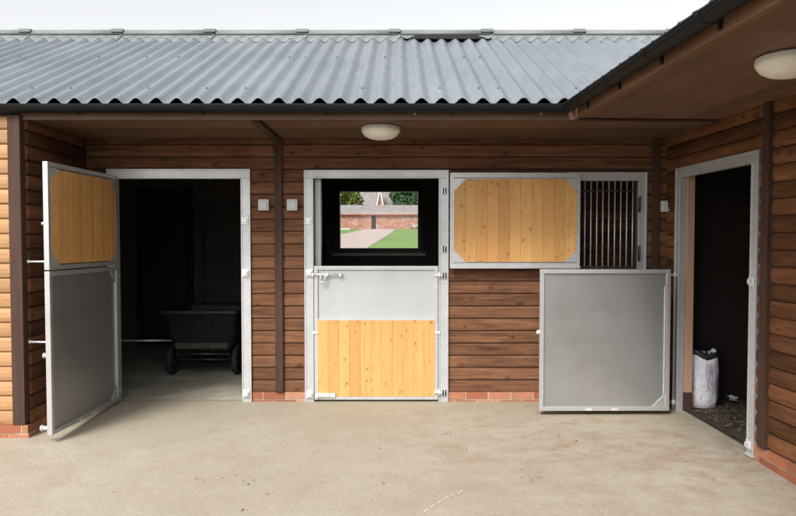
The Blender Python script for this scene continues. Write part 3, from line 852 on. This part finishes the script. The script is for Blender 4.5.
# straw and bits on the right stable floor
m=MB(); cw,sw=cos(PH),sin(PH)
def wl(x,y,z): return (2.547+x*cw-y*sw, YB+x*sw+y*cw, z)
for i in range(1600):
    x=random.uniform(.08,2.6); y=random.uniform(-3.0,-.1); 
    if random.random()<.45: x=random.uniform(.08,.9)
    a=random.uniform(0,pi); L=random.uniform(.006,.028); z=.006+random.random()*.02; w=.002+random.random()*.002
    dx,dy=cos(a)*L,sin(a)*L; ox,oy=-sin(a)*w,cos(a)*w
    m.add([wl(x-dx+ox,y-dy+oy,z),wl(x-dx-ox,y-dy-oy,z),wl(x+dx-ox,y+dy-oy,z+.006),wl(x+dx+ox,y+dy+oy,z+.006)],[(0,1,2,3)])
tag(m.build('straw_litter',M['straw'],recalc=False),'loose straw bits scattered over the dark floor in the right doorway',kind='stuff')
m=MB(); px,py=3.15,6.35
for k in range(5):
    a=k*1.3; q=[(px+.05*cos(a+t)*(1+.3*random.random()),py+.035*sin(a+t),.01+.03*random.random()+.01*k) for t in (0,1.4,2.6,4.4)]
    m.add(q,[(0,1,2,3)])
tag(m.build('paper_scrap',M['chalk'],recalc=False),'small crumpled white scrap on the dark floor right of the bag','scrap')
# dead leaves and mud crumbs on the yard
m=MB()
for (px,py,n,sp) in ((460,452,5,.03),(465,452,4,.02),(380,451,3,.02),(525,482,8,.05),(205,480,6,.09),(235,482,6,.09),(445,437,3,.03),(545,440,8,.12),(590,446,6,.10),(520,440,4,.05),(240,514,2,.01),(350,500,3,.2),(100,452,2,.04),(575,425,6,.18),(560,485,5,.2),(640,440,6,.2),(410,470,3,.2)):
    # pixel to yard point
    Y=1.78*680/(py-241)
    for _ in range(3): Y=(1.53-zg(Y))*680/(py-241)
    X=(px-398)*Y/680
    for i in range(n):
        x=X+random.gauss(0,sp); y=Y+random.gauss(0,sp); a=random.random()*6.28; L=random.uniform(.004,.010); z=zg(y)+.003
        p=[]
        for t in range(5): p.append((x+cos(a+t*1.257)*L*random.uniform(.5,1.2),y+sin(a+t*1.257)*L*random.uniform(.5,1.2),z+random.random()*.008))
        m.add(p,[(0,1,2,3,4)])
for i in range(160):
    x=random.uniform(-3.5,3); y=random.uniform(3.2,6.3); L=random.uniform(.002,.005); z=zg(y)+.002
    m.add([(x-L,y-L,z),(x+L,y-L*.6,z),(x,y,z+L*1.6),(x+L*.4,y+L,z)],[(0,1,2),(1,3,2),(3,0,2)])
tag(m.build('leaf_litter',M['leaf_dry'],recalc=False),'small dry brown leaf crumbs scattered over the concrete yard',kind='stuff')
# dashed white chalk scratch
def yp(px,py):
    Y=4.
    for _ in range(6): Y=(1.53-zg(Y))*680/(py-241)
    return (px-398)*Y/680,Y
pts=[yp(424,516),yp(431,511),yp(438,507),yp(444,503),yp(452,499),yp(458,497),yp(467,492)]
m=MB()
for (a,b),(c,d) in zip(pts,pts[1:]):
    dx,dy=c-a,d-b; L=math.hypot(dx,dy); nx,ny=-dy/L*.003,dx/L*.003
    e=.68; c,d=a+dx*e,b+dy*e
    m.add([(a-nx,b-ny,zg(b)+.004),(a+nx,b+ny,zg(b)+.004),(c+nx*.6,d+ny*.6,zg(d)+.004),(c-nx*.6,d-ny*.6,zg(d)+.004)],[(0,1,2,3)])
tag(m.build('chalk_marking',M['chalk'],recalc=False),'short broken white chalk line on the concrete',kind='structure')

# ================================================================== beyond the back window
bz=zg(96)
bn=root('brick_barn',(0,96,bz-.02),'long low red brick barn with grey slate roof seen through the back window','barn')
m=MB(); m.box(-32,-3.75,0,.4,-.3,2.1); m.box(-3.1,34,0,.4,-.3,2.1); m.box(-3.75,-3.1,0,.4,1.95,2.1); m.box(-32,-31.6,.4,6,-.3,2.1); m.box(33.6,34,.4,6,-.3,2.1); m.box(-31.6,33.6,5.6,6,-.3,2.1); m.build('wall',M['barnbrick'],bn)
m=MB(); m.box(-3.745,-3.105,.15,.25,-.3,1.94); m.build('door',M['door_dark'],bn)
m=MB(); m.ext([(-.35,2.05),(6.35,2.05),(3,3.55)],lambda st,u,v:(st,u,v),-32.4,34.4); m.build('roof',M['slate'],bn)
m=MB(); m.box(-32.4,34.4,-.42,-.352,2.0,2.14); m.build('fascia',plain('red_fascia',(.4,.14,.1),.7),bn)
fh=root('farmhouse',(-4.75,112,zg(112)-.02),'taller grey roofed building rising behind the brick barn','house')
m=MB(); m.box(-1.6,3.6,0,5,-.3,3.2); m.build('wall',M['barnbrick'],fh)
m=MB(); m.ext([(-.3,3.1),(5.3,3.1),(2.5,7.2)],lambda st,u,v:(st,u,v),-1.9,3.9); m.build('roof',M['slate'],fh)
m=MB(); m.ext([(1.15,2.6),(2.55,2.6),(1.85,6.0)],lambda st,u,v:(u,st,v),-2.2,0); g_=m.build('gable',M['barnbrick'],fh)
m=MB()
for s in (-1,1): m.ext([(1.85+s*.86,2.5),(1.85+s*.62,2.5),(1.85,5.9),(1.85,6.6)],lambda st,u,v:(u,st,v),-2.45,-.0)
m.build('bargeboard',M['white'],g_)
m=MB(); m.box(1.6,2.1,-2.25,-2.2,2.9,3.6); m.build('window',M['white'],g_)

def tree(name,x,y,h,w,mat,label,grp='trees beyond the barn',n=5200,ls=.36):
    r=root(name,(x,y,zg(y)-.02),label,'tree',grp)
    m=MB(); m.tube((0,0,0),(.1,0,h*.35),.3,.22,mat=0); m.tube((.1,0,h*.35),(0,.2,h*.8),.22,.07)
    for i in range(6):
        a=i*1.05; m.tube((.1,0,h*(.3+.07*i)),(cos(a)*w*.32,sin(a)*w*.32,h*(.5+.07*i)),.1,.03)
    m.build('trunk',M['bark'],r)
    m=MB(); cl=[]
    for i in range(26):
        a=random.random()*6.28; rr=w*.5*random.random()**.6; zz=h*random.uniform(.3,.95); k=1-abs(zz/h-.55)*1.1
        cl.append((cos(a)*rr*k,sin(a)*rr*k,zz,random.uniform(.12,.22)*w,random.random()))
    for i in range(n):
        c=random.choice(cl); d=Vector((random.gauss(0,1),random.gauss(0,1),random.gauss(0,1))).normalized()*c[3]*random.uniform(.6,1.05)
        p=Vector(c[:3])+d; q=Vector((random.gauss(0,1),random.gauss(0,1),random.gauss(0,1))).normalized(); u=q.orthogonal().normalized()*ls*random.uniform(.5,1); v=q.cross(u)*.7
        m.add([p-u,p+v,p+u,p-v],[(0,1,2,3)],min(1,max(0,c[4]*.6+random.random()*.4)))
    m.build('crown',M[mat],r,recalc=False)
tree('tree',-9.5,104,6.2,7,'leaf_lite','yellow green tree behind the barn at the left of the back window')
tree('tree',-14,118,9,9,'leaf_lite','tall yellow green tree half hidden by the left edge of the back window')
tree('tree',-11,126,13,12,'leaf_lite','broad yellow green tree filling the gap left of the tall grey roof')
tree('tree',3.0,112,9,8,'leaf_dark','dark green tree right of the pale gable, behind the barn')
tree('tree',9.5,116,10,9,'leaf_dark','dark green tree at the right edge of the back window')
tree('tree',-3,132,13,11,'leaf_dark','large dark green tree behind the tall grey roof')
tree('tree',6.5,130,13,11,'leaf_dark','large dark green tree standing farthest back, between the two nearer dark trees')
r=root('pale_shrub',(2.1,94,zg(94)-.02),'pale pinkish shrub against the barn wall at the window edge','shrub')
m=MB()
for i in range(500):
    d=Vector((random.gauss(0,1),random.gauss(0,1),abs(random.gauss(0,1)))).normalized()*random.uniform(.4,.8); p=Vector((d.x*.9,d.y*.7,.2+d.z*.8))
    q=Vector((random.gauss(0,1),random.gauss(0,1),random.gauss(0,1))).normalized(); u=q.orthogonal().normalized()*.12; v=q.cross(u)
    m.add([p-u,p+v,p+u,p-v],[(0,1,2,3)])
m.build('foliage',M['leaf_pale'],r,recalc=False)
m=MB(); m.box(-12,-6.6,93.2,93.5,zg(93)-.1,zg(93)+.14); tag(m.build('low_wall',M['white']),'low pale wall at the foot of the brick barn','wall')

# ================================================================== world, sun, camera
w=bpy.data.worlds.new('World'); sc.world=w; w.use_nodes=True; nt=w.node_tree; bg_=nt.nodes['Background']
sky=nt.nodes.new('ShaderNodeTexSky'); sky.sky_type='NISHITA'; sky.sun_disc=False
EL,AZ=R(47),R(-150)       # sun behind the camera, a little to the left
sky.sun_elevation=EL; sky.sun_rotation=AZ; sky.dust_density=4; sky.air_density=1.0; sky.ozone_density=1
hs=nt.nodes.new('ShaderNodeHueSaturation'); hs.inputs['Saturation'].default_value=.1; hs.inputs['Value'].default_value=1.33
nt.links.new(sky.outputs[0],hs.inputs['Color']); nt.links.new(hs.outputs[0],bg_.inputs[0]); bg_.inputs[1].default_value=.15
sl=bpy.data.lights.new('sun','SUN'); sl.energy=2.9; sl.angle=R(20); sl.color=(1,.96,.9)
so=bpy.data.objects.new('sun',sl); C.objects.link(so)
# direction TO the sun: azimuth measured like the sky's rotation (clockwise from +Y)
d=Vector((sin(AZ)*cos(EL),cos(AZ)*cos(EL),sin(EL)))
so.rotation_euler=(d).to_track_quat('Z','Y').to_euler()
cam=bpy.data.cameras.new('camera'); co=bpy.data.objects.new('camera',cam); C.objects.link(co); sc.camera=co
cam.sensor_width=36; cam.lens=680/796*36; cam.clip_end=3000; cam.clip_start=.05
T=R(2.0)
co.location=(0,0,1.53); co.rotation_euler=(pi/2-T,0,0)
# horizon at y=241 of 516: 17 px above centre; the tilt gives tan(T)*680, the rest is lens shift
cam.shift_y=(17-math.tan(T)*680)/796*-1*-1 if False else -((17-math.tan(T)*680)/796)
sc.view_settings.view_transform='Standard'; sc.view_settings.look='None'; sc.view_settings.gamma=1
sc.view_settings.use_curve_mapping=False; sc.view_settings.exposure=.45
sc.cycles.max_bounces=8
